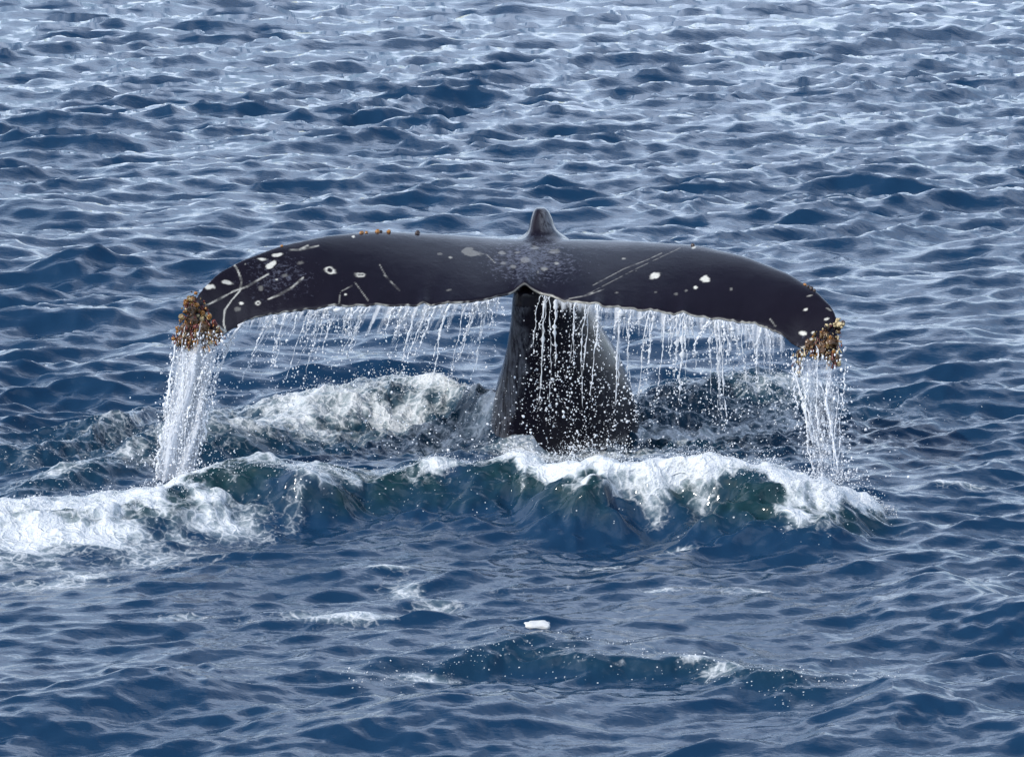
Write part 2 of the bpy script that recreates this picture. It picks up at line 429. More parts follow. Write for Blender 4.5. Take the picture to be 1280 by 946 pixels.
def sea(x, y):
    """displaced position of the sea surface plus its foam, aeration and bubbles"""
    dist = np.hypot(x - CAM[0], y - CAM[1])
    w0 = 1 - sstep(24, 36, dist); w2 = sstep(45, 75, dist); w1 = 1 - w0 - w2
    dc = WAVE_RMS * (1 - sstep(110, 300, dist)) * np.clip(1 + .40 * sstep(27, 50, dist) + .35 * sstep(42, 70, dist) + .14 * sample(GUST, 40.0, x + 7, y * .8), .4, 1.8)
    c_, s_ = math.cos(R(-7)), math.sin(R(-7))
    xr, yr = x * c_ - y * s_ + 11, x * s_ + y * c_ + 3
    out = []
    for q in range(3):
        out.append(sum(wt * sample(lv[q], L_T, xr, yr) for wt, lv in ((w0, LEV[0]), (w1, LEV[1]), (w2, LEV[2]))))
    near_whale = np.exp(-((x - 0.0) / 3.4) ** 4 - ((y + 1.2) / 2.8) ** 4)
    slick = np.exp(-((x - 0.2) / 3.8) ** 4 - ((y + 5.5) / 4.0) ** 4) * (0.75 + .25 * np.clip(sample(PATCH, 9.0, x * .35, y * .35), -1, 1))
    near_whale = np.maximum(near_whale, 1.15 * slick)
    kl = (1 - 0.46 * near_whale - .30 * slick) * (.93 - .1 * sstep(30, 50, dist))
    ks = 1.12 * (1 - .36 * near_whale)
    for q in range(3):
        low = sample(LOWF[q], L_T, xr, yr)
        out[q] = kl * low + ks * (out[q] - low)
    h = out[0] * dc
    dx = (out[1] * c_ + out[2] * s_) * dc * CHOP
    dy = (-out[1] * s_ + out[2] * c_) * dc * CHOP
    wob = sample(PATCH, 9.0, x, y + 2)
    yw = y + (0.07 * wob + 0.13 * np.sin(x * 2.1 + .6) + .07 * np.sin(x * 4.7)) * near_whale
    lean = np.zeros_like(x)
    foam = np.zeros_like(x); aer = np.zeros_like(x); bub = np.zeros_like(x); lump = np.zeros_like(x)
    info = {}
    for r in RIDGES:
        hh, tr, d, p = r.field(x, yw)
        h = h + hh + tr
        lean += r.lean * hh * np.clip(p, 0, 1) ** 2
        info[id(r)] = (hh, d, p)
    pt = sample(PATCH, 9.0, x + 3, y)
    # front breaker
    hh, d0, p = info[id(R_FRONT)]
    d = d0 + 0.10 * sample(LUMP, 4.0, x * .5 + 1, y * .25) + .05 * sample(LUMP, 4.0, x * 1.2, y * .6) + .05 * pt
    a = R_FRONT.crest(x)[1]
    pxx, _ = to_px(np.stack([x, y, h], -1))
    heavy = sstep(600, 650, pxx) * (1 - sstep(1075, 1120, pxx)) + (1 - sstep(235, 300, pxx))
    heavy = np.clip(heavy + .30 * sstep(.16, .3, a), 0, 1)
    on = sstep(0.02, 0.10, a)
    crest_f = np.exp(-(np.minimum(d + 0.02, 0) / (0.10 + 0.13 * heavy)) ** 2) * np.exp(-(np.maximum(d, 0) / (0.14 + 0.28 * heavy)) ** 2)
    foam = np.maximum(foam, on * crest_f * (0.42 + 0.68 * heavy) + 0.10 * pt * on * crest_f)
    leftw = 1 - sstep(225, 330, pxx)
    foam = np.maximum(foam, leftw * on * (0.60 + 0.26 * pt + .08 * sample(LUMP, 4.0, x * .4, y * .3)) * np.exp(-((d + 0.5) / 0.85) ** 2))
    foam = np.maximum(foam, heavy * (1 - leftw) * on * (0.34 + 0.26 * pt) * np.exp(-((d + 0.2) / 0.22) ** 2))
    lump = np.maximum(lump, on * crest_f * (0.25 + 0.75 * heavy))
    aer = np.maximum(aer, sstep(0.15, 0.8, p) * on * (1 - sstep(.1, .3, d)) * (0.9 - 0.35 * sample(PATCH, 9.0, x, y + 5)))
    bub = np.maximum(bub, 0.24 * on * np.exp(-((d + 0.15) / 0.35) ** 2))
    on_f, d_f = on, d0
    # back wave with its white crest
    hh, d, p = info[id(R_BACK)]; a = R_BACK.crest(x)[1]; on = sstep(0.03, 0.16, a)
    cf = on * np.exp(-((d + 0.08) / 0.30) ** 2)
    foam = np.maximum(foam, cf * (0.84 + 0.20 * pt)); lump = np.maximum(lump, cf * 0.4)
    # smaller crests
    for r, fv, bv, av in ((R_LEFT, .42, .7, .5), (R_LEFT2, .25, .6, .3), (R_RIGHT, .40, .75, .6), (R_NEAR, .22, .55, .50)):
        hh, d, p = info[id(r)]; a = r.crest(x)[1]; on = sstep(0.0, 0.13, a)
        foam = np.maximum(foam, on * (fv + 0.12 * pt) * np.exp(-((d + r.wn * .3) / (r.wn * .8)) ** 2))
        bub = np.maximum(bub, on * bv * np.exp(-((d + r.wn * .6) / (r.wn * .9)) ** 2))
        aer = np.maximum(aer, on * av * np.exp(-((d + r.wn * .5) / (r.wn * .9)) ** 2))
    # churned water between the waves, round the tail
    c0 = at_z(640, 545, 0)
    ch = np.exp(-((x - c0[0]) / 2.35) ** 4 - ((y - c0[1] - .35) / 1.05) ** 4)
    ch = np.maximum(ch, 0.8 * blob(x, y, 940, 520, .9, .9))
    ch = np.maximum(ch, 0.8 * blob(x, y, 150, 565, .7, .8))
    foam = np.maximum(foam, ch * (0.50 + 0.20 * pt))
    foam = np.maximum(foam, blob(x, y, 705, 566, .75, .30) * (0.86 + 0.12 * pt))
    foam = np.maximum(foam, blob(x, y, 245, 622, .35, .35) * (0.85 + 0.12 * pt))
    foam = np.maximum(foam, blob(x, y, 540, 545, .7, .45) * (0.58 + 0.18 * pt))
    foam = np.maximum(foam, blob(x, y, 340, 530, .85, .7) * (0.72 + 0.14 * pt))
    bub = np.maximum(bub, 0.7 * ch); aer = np.maximum(aer, 0.55 * ch)
    # loose foam streaks on the open water
    for px, py, rx, ry, f in ((415, 772, .34, .22, .80), (350, 776, .3, .12, .5), (505, 735, .16, .35, .62), (490, 714, .22, .10, .62), (540, 752, .2, .2, .5),
                              (820, 738, .14, .07, .75), (735, 705, .35, .10, .55), (930, 742, .28, .13, .62), (890, 735, .3, .12, .5), (828, 640, .06, .22, .62), (818, 655, .09, .25, .72), (845, 640, .14, .2, .66), (925, 632, .16, .16, .55), (880, 660, .16, .2, .5), (825, 690, .14, .16, .6), (850, 685, .18, .12, .6),
                              (60, 700, .7, .45, .60), (190, 690, .6, .45, .58), (290, 665, .3, .4, .50), (60, 725, .5, .2, .55), (105, 716, .12, .08, .8), (220, 770, .3, .12, .5), (180, 700, .3, .25, .62), (1200, 606, .35, .14, .62), (1225, 603, .1, .08, .9), (1165, 604, .3, .2, .5),
                              (250, 690, .3, .2, .5), (640, 735, .4, .2, .35), (370, 655, .12, .5, .35), (875, 838, .16, .10, .78), (905, 848, .16, .12, .70), (950, 846, .2, .12, .62), (530, 848, .22, .12, .55), (400, 640, .25, .25, .45), (735, 632, .12, .2, .55)):
        foam = np.maximum(foam, blob(x, y, px, py, rx, ry) * (f + 0.10 * pt))
    foam *= dist < 60
    face = on_f * np.exp(-((d_f + 0.30) / 0.32) ** 2)
    rough = np.maximum(np.maximum(ch * 0.022, bub * 0.012), 0.009 * face)
    crs = sample(CHURN, 6.0, x * .75 + .3 * y, y * 2.3) * np.clip(face * 2, 0, 1) + sample(CHURN, 6.0, x, y) * (1 - np.clip(face * 2, 0, 1))
    rough = rough * (1 - .75 * np.clip(foam * 1.2 - .35, 0, 1))
    h = h + rough * crs + lump * (0.020 + 0.006 * sample(LUMP, 4.0, x, y * 1.6) + 0.024 * pt)
    P = np.stack([x + dx, y + dy - lean, h], -1)
    return P, foam, aer, bub

def warp(lo, hi, n):
    return np.linspace(lo, hi, n)

ang = np.concatenate([np.linspace(-180, -14, 30)[:-1], np.linspace(-14, -8.4, 70)[:-1], np.linspace(-8.4, 8.4, 720), np.linspace(8.4, 14, 70)[1:], np.linspace(14, 180, 30)[1:]])
seg = []
for d0, d1, step in ((PITCH_DEG + 8.0, PITCH_DEG + 2.7, .0165), (PITCH_DEG + 2.7, PITCH_DEG - .1, .0095), (PITCH_DEG - .1, PITCH_DEG - 1.6, .0150), (PITCH_DEG - 1.6, PITCH_DEG - 6.1, .0165)):
    k_ = int((d0 - d1) / step); seg.append(np.linspace(d0, d1, k_, endpoint=False))
dep = np.concatenate(seg)
rad = CAM[2] / np.tan(np.radians(dep))
rad = np.concatenate([np.linspace(0.3, rad[0], 26)[:-1], rad, np.geomspace(rad[-1] * 1.005, 6500, 46)])
A_, R_ = np.meshgrid(np.radians(ang), rad)
gx = (CAM[0] + R_ * np.sin(A_)).ravel(); gy = (CAM[1] + R_ * np.cos(A_)).ravel()
SP, SF, SA, SB = sea(gx, gy)
nr, nc = len(rad), len(ang)
idx = np.arange(nr * nc).reshape(nr, nc)
faces = np.stack([idx[:-1, :-1], idx[:-1, 1:], idx[1:, 1:], idx[1:, :-1]], -1).reshape(-1, 4)[:, ::-1]
sea_o = mesh_obj('sea', SP, faces, M_WATER)
attr(sea_o, 'foam', np.clip(SF, 0, 1.2)); attr(sea_o, 'aerated', np.clip(SA, 0, 1)); attr(sea_o, 'bubbles', np.clip(SB, 0, 1))
tag(sea_o, 'choppy dark blue sea with white foam around the diving tail', 'sea', kind='structure')

def surface(x, y):
    """surface point for (arrays of) ground positions"""
    return sea(np.atleast_1d(np.asarray(x, float)), np.atleast_1d(np.asarray(y, float)))

# ------------------------------------------------------------------ the whale's tail
LE = np.array([(0, 228, 424), (.02, 232, 400), (.045, 247, 367), (.08, 272, 342), (.12, 304, 326), (.18, 352, 309), (.25, 412, 297), (.32, 472, 292), (.40, 552, 296),
               (.47, 630, 302), (.52, 678, 303), (.57, 722, 303), (.64, 792, 305), (.72, 872, 310), (.79, 930, 323), (.86, 985, 344), (.92, 1022, 366), (.96, 1042, 386), (.98, 1049, 405), (1, 1048, 432)], float)
TE = np.array([(0, 232, 432), (.03, 258, 431), (.07, 284, 417), (.12, 310, 400), (.18, 355, 391), (.25, 415, 383), (.32, 470, 382), (.40, 545, 382), (.46, 606, 376), (.495, 641, 366),
               (.506, 651, 358), (.512, 656, 354), (.518, 662, 360), (.53, 676, 368), (.57, 712, 378), (.64, 775, 386), (.72, 850, 393), (.79, 910, 401), (.86, 956, 408), (.90, 975, 418), (.93, 990, 431),
               (.96, 1008, 440), (1, 1042, 440)], float)
NU, NV = 420, 40
us = np.linspace(0, 1, NU)
def smooth_interp(tab, u, col):
    v = np.interp(u, tab[:, 0], tab[:, col])
    return v
def gsmooth(v, k):
    ker = np.exp(-np.linspace(-2, 2, 2 * k + 1) ** 2); ker /= ker.sum()
    return np.convolve(np.pad(v, k, mode='reflect', reflect_type='odd'), ker, 'valid')
lex, ley = gsmooth(np.interp(us, LE[:, 0], LE[:, 1]), 7), gsmooth(np.interp(us, LE[:, 0], LE[:, 2]), 7)
tex, tey = gsmooth(np.interp(us, TE[:, 0], TE[:, 1]), 2), gsmooth(np.interp(us, TE[:, 0], TE[:, 2]), 2)
# ragged trailing edge
rr = np.random.default_rng(3)
ragn = np.interp(us, np.linspace(0, 1, 95), rr.normal(0, 1, 95)) * 1.3 + np.interp(us, np.linspace(0, 1, 230), rr.normal(0, 1, 230)) * 0.7
rag_px = ragn * sstep(0.05, 0.12, us) * (1 - sstep(.88, .95, us)) * np.clip(np.abs(us - .512) / .05, 0, 1)
S = (us - 0.515) / 0.5
LEY = 0.62 - 1.40 * np.abs(S) ** 1.9
TEY = -0.50 + 0.26 * np.exp(-(S / 0.10) ** 2) - 0.34 * np.abs(S) ** 3
TEP0 = np.array([at_y(a, b, c) for a, b, c in zip(tex, tey, TEY)])
tey = tey + rag_px
LEP = np.array([at_y(a, b, c) for a, b, c in zip(lex, ley, LEY)])
TEP = np.array([at_y(a, b, c) for a, b, c in zip(tex, tey, TEY)])
vs = np.linspace(0, 1, NV) ** 1.25
half = np.clip(1 - np.abs(S) ** 3.5, 0.06, 1)
up_t = 0.085 * half
lo_t = 0.085 * half + 0.05 * np.exp(-(S / 0.2) ** 2)
def prof(v):                      # aerofoil-like thickness: blunt leading edge, thin trailing edge
    return (np.sqrt(np.clip(v, 0, 1)) * 1.9 * (1 - v) ** 0.95)
top = np.zeros((NU, NV, 3)); bot = np.zeros((NU, NV, 3))
for j, v in enumerate(vs):
    base = LEP * (1 - v) + TEP0 * v + (TEP - TEP0) * v ** 9
    up = np.array([0, -0.22, 0.97])
    top[:, j] = base + up * (up_t * prof(v) + 0.008)[:, None]
    bot[:, j] = base - up * (lo_t * prof(v) + 0.008)[:, None]
V = np.concatenate([top.reshape(-1, 3), bot.reshape(-1, 3)])
it = np.arange(NU * NV).reshape(NU, NV); ib = it + NU * NV
def quads(g, flip):
    q = np.stack([g[:-1, :-1], g[1:, :-1], g[1:, 1:], g[:-1, 1:]], -1).reshape(-1, 4)
    return q[:, ::-1] if flip else q
FQ = [quads(it, True), quads(ib, False)]
for a, b in ((it[:, 0], ib[:, 0]), (ib[:, -1], it[:, -1]), (ib[0], it[0]), (it[-1], ib[-1])):
    FQ.append(np.stack([a[:-1], a[1:], b[1:], b[:-1]], -1))
fl_v, fl_f = V, np.concatenate(FQ)

# tail stock: level rings; keel on the near side, dorsal ridge on the far side
RG = [  # py level, left px, right px, keel px, Y near, Y far
    (680, 575, 850, 660, -.10, 2.6), (620, 595, 822, 655, .0, 2.3), (560, 611, 800, 650, .05, 2.05), (530, 616, 794, 650, .05, 1.95), (500, 622, 787, 652, .05, 1.80), (470, 631, 776, 654, .03, 1.68),
    (440, 638, 759, 655, .0, 1.55), (410, 642, 744, 656, -.05, 1.42), (385, 643, 731, 656, -.12, 1.30), (365, 643, 722, 657, -.12, 1.22), (345, 643, 718, 660, 0.05, 1.15), (325, 641, 722, 664, .25, 1.10),
    (308, 643, 714, 668, .42, 1.05), (301, 655, 704, 669, .42, 1.0), (296, 659, 698, 669, .50, .98), (289, 661, 694, 670, .55, .96), (278, 663, 691, 671, .60, .93), (268, 666, 687, 673, .64, .88), (261.5, 669, 682, 675, .68, .82)]
NR_ = 72
rings = []
for py, lx, rx, kx, yn, yf in RG:
    pk = at_y(kx, py, yn)
    z = pk[2]
    ymid = yn + (yf - yn) * 0.42
    f = lambda px: at_y(px, py, ymid)[0]
    L_, R2, K_ = f(lx), f(rx), pk[0]
    cx = (L_ + R2) / 2; hw = (R2 - L_) / 2
    ring = []
    for k in range(NR_):
        t_ = 2 * math.pi * k / NR_          # 0 = right edge, goes round the far side
        c, s = math.cos(t_), math.sin(t_)
        if s >= 0:                          # far half: rounded, pinched ridge
            X = cx + hw * np.sign(c) * abs(c) ** 1.15; Yq = ymid + (yf - ymid) * s ** 0.9
        else:                               # near half: wedge towards the keel
            X0 = cx + hw * np.sign(c) * abs(c) ** 0.9
            X = X0 + (K_ - cx) * (-s) ** 2.2
            Yq = ymid - (ymid - yn) * (-s) ** 1.05
        ring.append((X, Yq, z))
    rings.append(ring)
rings = np.array(rings)
# resample rings smoothly up the stock
tt = np.linspace(0, len(RG) - 1, 120)
i0 = np.clip(tt.astype(int), 0, len(RG) - 2); fr = (tt - i0)[:, None, None]
st = rings[i0] * (1 - fr) + rings[i0 + 1] * fr
st_v = st.reshape(-1, 3)
g = np.arange(120 * NR_).reshape(120, NR_)
g2 = np.concatenate([g, g[:, :1]], 1)
st_f = np.stack([g2[:-1, :-1], g2[:-1, 1:], g2[1:, 1:], g2[1:, :-1]], -1).reshape(-1, 4)
c_lo = st_v[g[0]].mean(0); c_hi = st_v[g[-1]].mean(0) + np.array([0, 0, .004])
nv0 = len(st_v)
st_v = np.concatenate([st_v, [c_lo, c_hi]])
capf = [(g2[0, k + 1], g2[0, k], nv0, nv0) for k in range(NR_)] + [(g2[-1, k], g2[-1, k + 1], nv0 + 1, nv0 + 1) for k in range(NR_)]

me0 = bpy.data.meshes.new('tail_raw')
off = len(fl_v)
allv = np.concatenate([fl_v, st_v])
fl = [tuple(int(i) for i in q) for q in fl_f] + [tuple(int(i) + off for i in q) for q in st_f] + [tuple(int(i) + off for i in q[:3]) for q in capf]
me0.from_pydata([tuple(map(float, v)) for v in allv], [], fl)
me0.update()
whale = bpy.data.objects.new('humpback_whale', me0)
C.objects.link(whale)
rm = whale.modifiers.new('remesh', 'REMESH'); rm.mode = 'VOXEL'; rm.voxel_size = 0.0084; rm.adaptivity = 0
sm = whale.modifiers.new('smooth', 'SMOOTH'); sm.factor = 0.5; sm.iterations = 6
dg = bpy.context.evaluated_depsgraph_get()
me1 = bpy.data.meshes.new_from_object(whale.evaluated_get(dg))
whale.modifiers.clear()
whale.data = me1
_n = len(me1.vertices)
wv = np.empty(_n * 3, np.float32); me1.vertices.foreach_get('co', wv); wv = wv.reshape(-1, 3)
hc = at_y(675, 296, .7)
vg = whale.vertex_groups.new(name='blend')
hx = np.exp(-((wv[:, 0] - hc[0]) / .26) ** 4) * sstep(hc[2] - .20, hc[2] - .08, wv[:, 2]) * (1 - sstep(hc[2] + .03, hc[2] + .14, wv[:, 2])) * (wv[:, 1] > .1)
for lvl in (1.0, .6, .3):
    ids = np.nonzero((hx > lvl - .35) & (hx <= lvl + .05))[0]
    if len(ids): vg.add([int(i) for i in ids], float(lvl), 'REPLACE')
s2 = whale.modifiers.new('blend', 'SMOOTH'); s2.factor = .6; s2.iterations = 60; s2.vertex_group = 'blend'
dg = bpy.context.evaluated_depsgraph_get()
me2 = bpy.data.meshes.new_from_object(whale.evaluated_get(dg))
whale.modifiers.clear(); whale.vertex_groups.clear()
whale.data = me1 = me2
me1.name = 'humpback_whale'
me1.materials.clear(); me1.materials.append(M_SKIN)
nvw = len(me1.vertices)
wv = np.empty(nvw * 3, np.float32); me1.vertices.foreach_get('co', wv); wv = wv.reshape(-1, 3).astype(float)
wn = np.empty(nvw * 3, np.float32); me1.vertices.foreach_get('normal', wn); wn = wn.reshape(-1, 3)
me1.polygons.foreach_set('use_smooth', np.ones(len(me1.polygons), bool))
qx, qy = to_px(wv)
upper = (wn[:, 2] > 0.02)
scar = np.zeros(nvw)
dnz = 0.26 * sample(LUMP, 4.0, wv[:, 0] * 1.7, wv[:, 1] * 1.7 + 2) + .20 * sample(CHURN, 6.0, wv[:, 0] * 2.5, wv[:, 1] * 2.5)
def stroke(pts, wd, val=1.0, wd2=None):
    global scar
    wd = wd * .84; val = val * .9
    n_ = len(pts) - 1
    for i, ((x0, y0), (x1, y1)) in enumerate(zip(pts[:-1], pts[1:])):
        ex, ey = x1 - x0, y1 - y0
        t_ = np.clip(((qx - x0) * ex + (qy - y0) * ey) / (ex * ex + ey * ey), 0, 1)
        d_ = np.hypot(qx - x0 - t_ * ex, qy - y0 - t_ * ey)
        wl = wd if wd2 is None else wd + (wd2 - wd) * (i + t_) / n_
        scar = np.maximum(scar, val * (1 - sstep(wl * 0.4, wl * 1.15, d_ + dnz * .8)) * np.clip(.75 + 1.5 * dnz, .12, 1))
def spot(x0, y0, rx, ry, ang_=0, val=1.0, ring=False):
    global scar
    c, s = math.cos(R(ang_)), math.sin(R(ang_))
    a_ = ((qx - x0) * c + (qy - y0) * s) / rx; b_ = (-(qx - x0) * s + (qy - y0) * c) / ry
    d_ = np.hypot(a_, b_) * 1.42 + dnz
    if ring: scar = np.maximum(scar, val * np.exp(-((d_ - 0.8) / 0.32) ** 2))
    else: scar = np.maximum(scar, (val if val > .7 else val * .55) * (1 - sstep(0.75, 1.25, d_)))
# zoom-frame (200,240) scale 3.94
Z = lambda *p: [(200 + a / 3.94, 240 + b / 3.94) for a, b in p]
stroke(Z((355, 340), (385, 390), (402, 440), (395, 485), (355, 530), (320, 580), (312, 640), (325, 695)), 1.5)
stroke(Z((215, 565), (290, 528), (360, 490), (430, 465), (490, 430), (532, 405)), 1.6, .8)
stroke(Z((535, 527), (590, 505), (650, 470), (705, 422)), 1.7, .85)
stroke(Z((640, 285), (690, 285), (780, 265)), 1.6, .6)
stroke(Z((690, 283), (728, 265)), 2.0, .9)
stroke(Z((255, 640), (290, 665), (325, 690)), 2.2, .9)
stroke(Z((1080, 355), (1110, 410), (1180, 485)), 0.9, .5)
stroke(Z((960, 445), (1000, 500), (1025, 535)), 1.0, .5)
stroke(Z((880, 550), (890, 490), (945, 462)), 1.0, .5)
for (a, b, rx, ry, an, vv, rg) in ((500, 330, 8, 3.2, 10, 1, 0), (545, 360, 7, 3.5, -35, 1, 0), (580, 308, 7, 2.4, -10, .9, 0), (250, 465, 7.5, 4, -10, .9, 0), (325, 447, 11, 3.5, 8, .8, 0), (405, 325, 4, 3, 0, 1, 0),
                                   (840, 385, 8, 5, 15, 1, 1), (982, 407, 7, 4.2, 10, .8, 1), (484, 547, 4.5, 3.6, 10, 1, 1), (400, 546, 2.6, 2.2, 0, 1, 0), (575, 432, 3, 2, 0, .9, 0), (953, 218, 2.2, 3, 0, 1, 0),
                                   (240, 605, 4.5, 3, 30, .9, 0), (913, 505, 2, 2, 0, .9, 0), (495, 480, 4, 5, 0, .35, 0), (610, 410, 6, 4, 0, .3, 0), (690, 350, 9, 4, -20, .3, 0), (375, 575, 4, 4, 0, .35, 0), (420, 355, 2, 2, 0, .7, 0)):
    X_, Y_ = Z((a, b))[0]; spot(X_, Y_, rx, ry, an, vv, rg)
Z3 = lambda *p: [(780 + a / 3.94, 270 + b / 3.94) for a, b in p]
for (a, b, rx, ry, an, vv) in ((153, 297, 7, 4.6, -15, 1), (403, 310, 6.5, 4.8, -15, 1), (352, 352, 2.6, 2.4, 0, 1), (343, 155, 3.5, 1.6, -15, .8), (897, 460, 4.8, 2.6, -30, .85), (915, 392, 4.5, 1.6, -15, .7), (990, 392, 8, 2, 8, .6),
                               (880, 578, 6, 3.6, 0, 1), (932, 573, 3.5, 3, 0, 1), (930, 608, 5, 4, -20, .8), (997, 508, 3.5, 1.8, -20, .8), (306, 368, 2, 2, 0, .4), (255, 385, 2.5, 2, 0, .3), (528, 360, 2, 2, 0, .4), (60, 270, 3, 2, 0, .3), (155, 375, 2.5, 1.5, 0, .3), (1010, 460, 6, 1.5, 30, .6)):
    X_, Y_ = Z3((a, b))[0]; spot(X_, Y_, rx, ry, an, vv)
stroke(Z3((-150, 340), (0, 260), (110, 218), (185, 183)), 0.8, .45)
stroke(Z3((-200, 395), (60, 260), (275, 158)), 0.7, .35)
stroke(Z3((720, 508), (745, 542)), 1.1, .7)
stroke(Z3((830, 665), (900, 640), (940, 620)), 2.0, .9)
Z2 = lambda *p: [(480 + a / 3.94, 240 + b / 3.94) for a, b in p]
stroke(Z2((0, 410), (70, 480)), 1.0, .5)
stroke(Z2((505, 308), (548, 350)), .9, .6)
stroke(Z2((910, 525), (1000, 510), (1085, 478)), 1.0, .5)
for (a, b, rx, ry, vv) in ((435, 295, 15, 6, .42), (328, 322, 3, 2, .7), (790, 380, 6, 4, .5), (760, 395, 3, 4, .6), (850, 350, 3, 2, .6), (1025, 497, 4, 2, .7), (1145, 497, 4, 2, .5), (320, 483, 5, 2, .35), (590, 350, 7, 3, .35), (630, 370, 5, 3, .35),
                        (655, 298, 5, 2, .4), (580, 300, 4, 2, .4), (1180, 327, 4, 1.5, .7), (690, 330, 8, 5, .3), (840, 290, 10, 4, .3), (275, 305, 3, 2, .3), (740, 275, 7, 3, .35)):
    X_, Y_ = Z2((a, b))[0]; spot(X_, Y_, rx, ry, 0, vv)
# pale uneven line along the trailing edge
te_line = np.interp(qx, tex[8:-20], tey[8:-20])
n_rag = np.interp(qx, np.linspace(200, 1080, 200), rr.random(200))
edge = 0.75 * (1 - sstep(0.5, 2.2, np.abs(qy - te_line + 0.6))) * sstep(290, 330, qx) * (1 - sstep(960, 985, qx)) * (wv[:, 1] < -0.1)
edge = edge * (1 - .7 * np.exp(-((qx - 656) / 14) ** 2))
scar *= upper
scar = np.maximum(scar, edge * np.where(qx < 640, np.clip(n_rag * 1.9 - .55, 0.05, 1), 0.45 + .55 * n_rag))
mott_lit = np.exp(-((qx - 665) / 75) ** 2 - ((qy - 325) / 35) ** 2) * upper
mott_lit = np.maximum(mott_lit, 0.75 * np.exp(-((qx - 345) / 60) ** 2 - ((qy - 345) / 35) ** 2) * upper)
mott_lit = np.maximum(mott_lit, 0.55 * (wv[:, 2] < 0.9) * (wn[:, 0] < -0.1))  # left-facing side of the stock: its sunlit grey put into the colour
keelx = np.interp(qy, [350, 400, 450, 500, 560], [653, 652, 648, 642, 632]) + 5 * sample(LUMP, 4.0, wv[:, 2] * 1.2, wv[:, 0] * .2)
pale = (wv[:, 2] < tey[NU // 2] * 0 + 0.98) * (np.abs(wv[:, 0] - .2) < 1.0) * (1 - sstep(-2, 12, qx - keelx)) * sstep(358, 368, qy) * 0.9  # lit strip left of the keel, painted in as paler skin
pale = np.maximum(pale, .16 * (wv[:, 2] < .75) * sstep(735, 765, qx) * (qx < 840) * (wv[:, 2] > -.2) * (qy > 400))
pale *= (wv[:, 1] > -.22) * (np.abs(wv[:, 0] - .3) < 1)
pale = np.maximum(pale, .85 * sstep(672, 679, qx) * (qx < 705) * (1 - sstep(284, 294, qy)))  # wet reflection on the hump's right facet, painted into the skin colour
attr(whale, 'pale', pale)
attr(whale, 'scar', np.clip(scar, 0, 1)); attr(whale, 'mottle_lit', np.clip(mott_lit, 0, 1))
tag(whale, 'dark scarred whale tail fluke lifted out of the sea and streaming water', 'whale')

# ---- barnacles on the fluke
def barnacle_mesh(name, kind, seed, mat):
    r = np.random.default_rng(seed)
    n_ = 7
    if kind == 'cone':      # ribbed volcano with a sunken mouth
        ringsb = [(1.0, 0.0), (0.86, 0.38), (0.62, 0.8), (0.42, 0.86), (0.30, 0.55)]
    else:                   # dangling stalk with a swollen shell at its end
        ringsb = [(0.35, -0.2), (0.30, 0.7), (0.33, 1.5), (0.62, 2.0), (0.66, 2.6), (0.25, 3.1)]
    v = []
    bx, by = 0, 0
    for q, (rd, h_) in enumerate(ringsb):
        if kind != 'cone': bx += r.normal(0, .12); by += r.normal(0, .12)
        for k in range(n_):
            a_ = 2 * math.pi * k / n_ + q * .12
            rad_ = rd * (1 + r.normal(0, .12))
            v.append((bx + rad_ * math.cos(a_), by + rad_ * math.sin(a_), h_))
    f = []
    for q in range(len(ringsb) - 1):
        for k in range(n_):
            a_, b_ = q * n_ + k, q * n_ + (k + 1) % n_
            f.append((a_, b_, b_ + n_, a_ + n_))
    v.append((bx, by, ringsb[-1][1] - (0.1 if kind == 'cone' else -0.1))); e = len(v) - 1
    f += [((len(ringsb) - 1) * n_ + k, (len(ringsb) - 1) * n_ + (k + 1) % n_, e) for k in range(n_)]
    me = bpy.data.meshes.new(name); me.from_pydata(v, [], f); me.update()
    me.polygons.foreach_set('use_smooth', np.ones(len(me.polygons), bool))
    me.materials.append(mat)
    return me
B_ORANGE = make_plain('barnacle_orange', (0.30, 0.13, 0.025), .25, var=.7, scale=110)
B_RED = make_plain('barnacle_red_brown', (0.13, 0.030, 0.022), .25, var=.7, scale=110)
B_CREAM = make_plain('barnacle_cream', (0.50, 0.40, 0.22), .3, var=.6, scale=110)
B_DARK = make_plain('barnacle_dark', (0.045, 0.028, 0.022), .35)
B_CRUST = make_plain('barnacle_crust', (0.105, 0.055, 0.024), .3, var=.9, scale=70)
B_OLIVE = make_plain('barnacle_olive', (0.17, 0.11, 0.035), .3, var=.7, scale=110)
BM = {}
for nm, mt in (('o', B_ORANGE), ('r', B_RED), ('c', B_CREAM), ('d', B_DARK), ('v', B_OLIVE)):
    BM['c' + nm] = [barnacle_mesh('barnacle', 'cone', sd_, mt) for sd_ in (1, 2, 3)]
    BM['s' + nm] = [barnacle_mesh('barnacle', 'stalk', sd_, mt) for sd_ in (4, 5, 6)]
from mathutils.bvhtree import BVHTree
bv = BVHTree.FromPolygons([Vector(v) for v in wv], [tuple(p.vertices) for p in me1.polygons])
def on_whale(px, py):
    d = Vector(ray(px, py)).normalized()
    h = bv.ray_cast(Vector(CAM), d, 60)
    if h[0] is None:                      # beside the outline: the nearest point of the skin
        q = Vector(at_y(px, py, -0.85)); h = bv.find_nearest(q)
    return h[0], h[1]
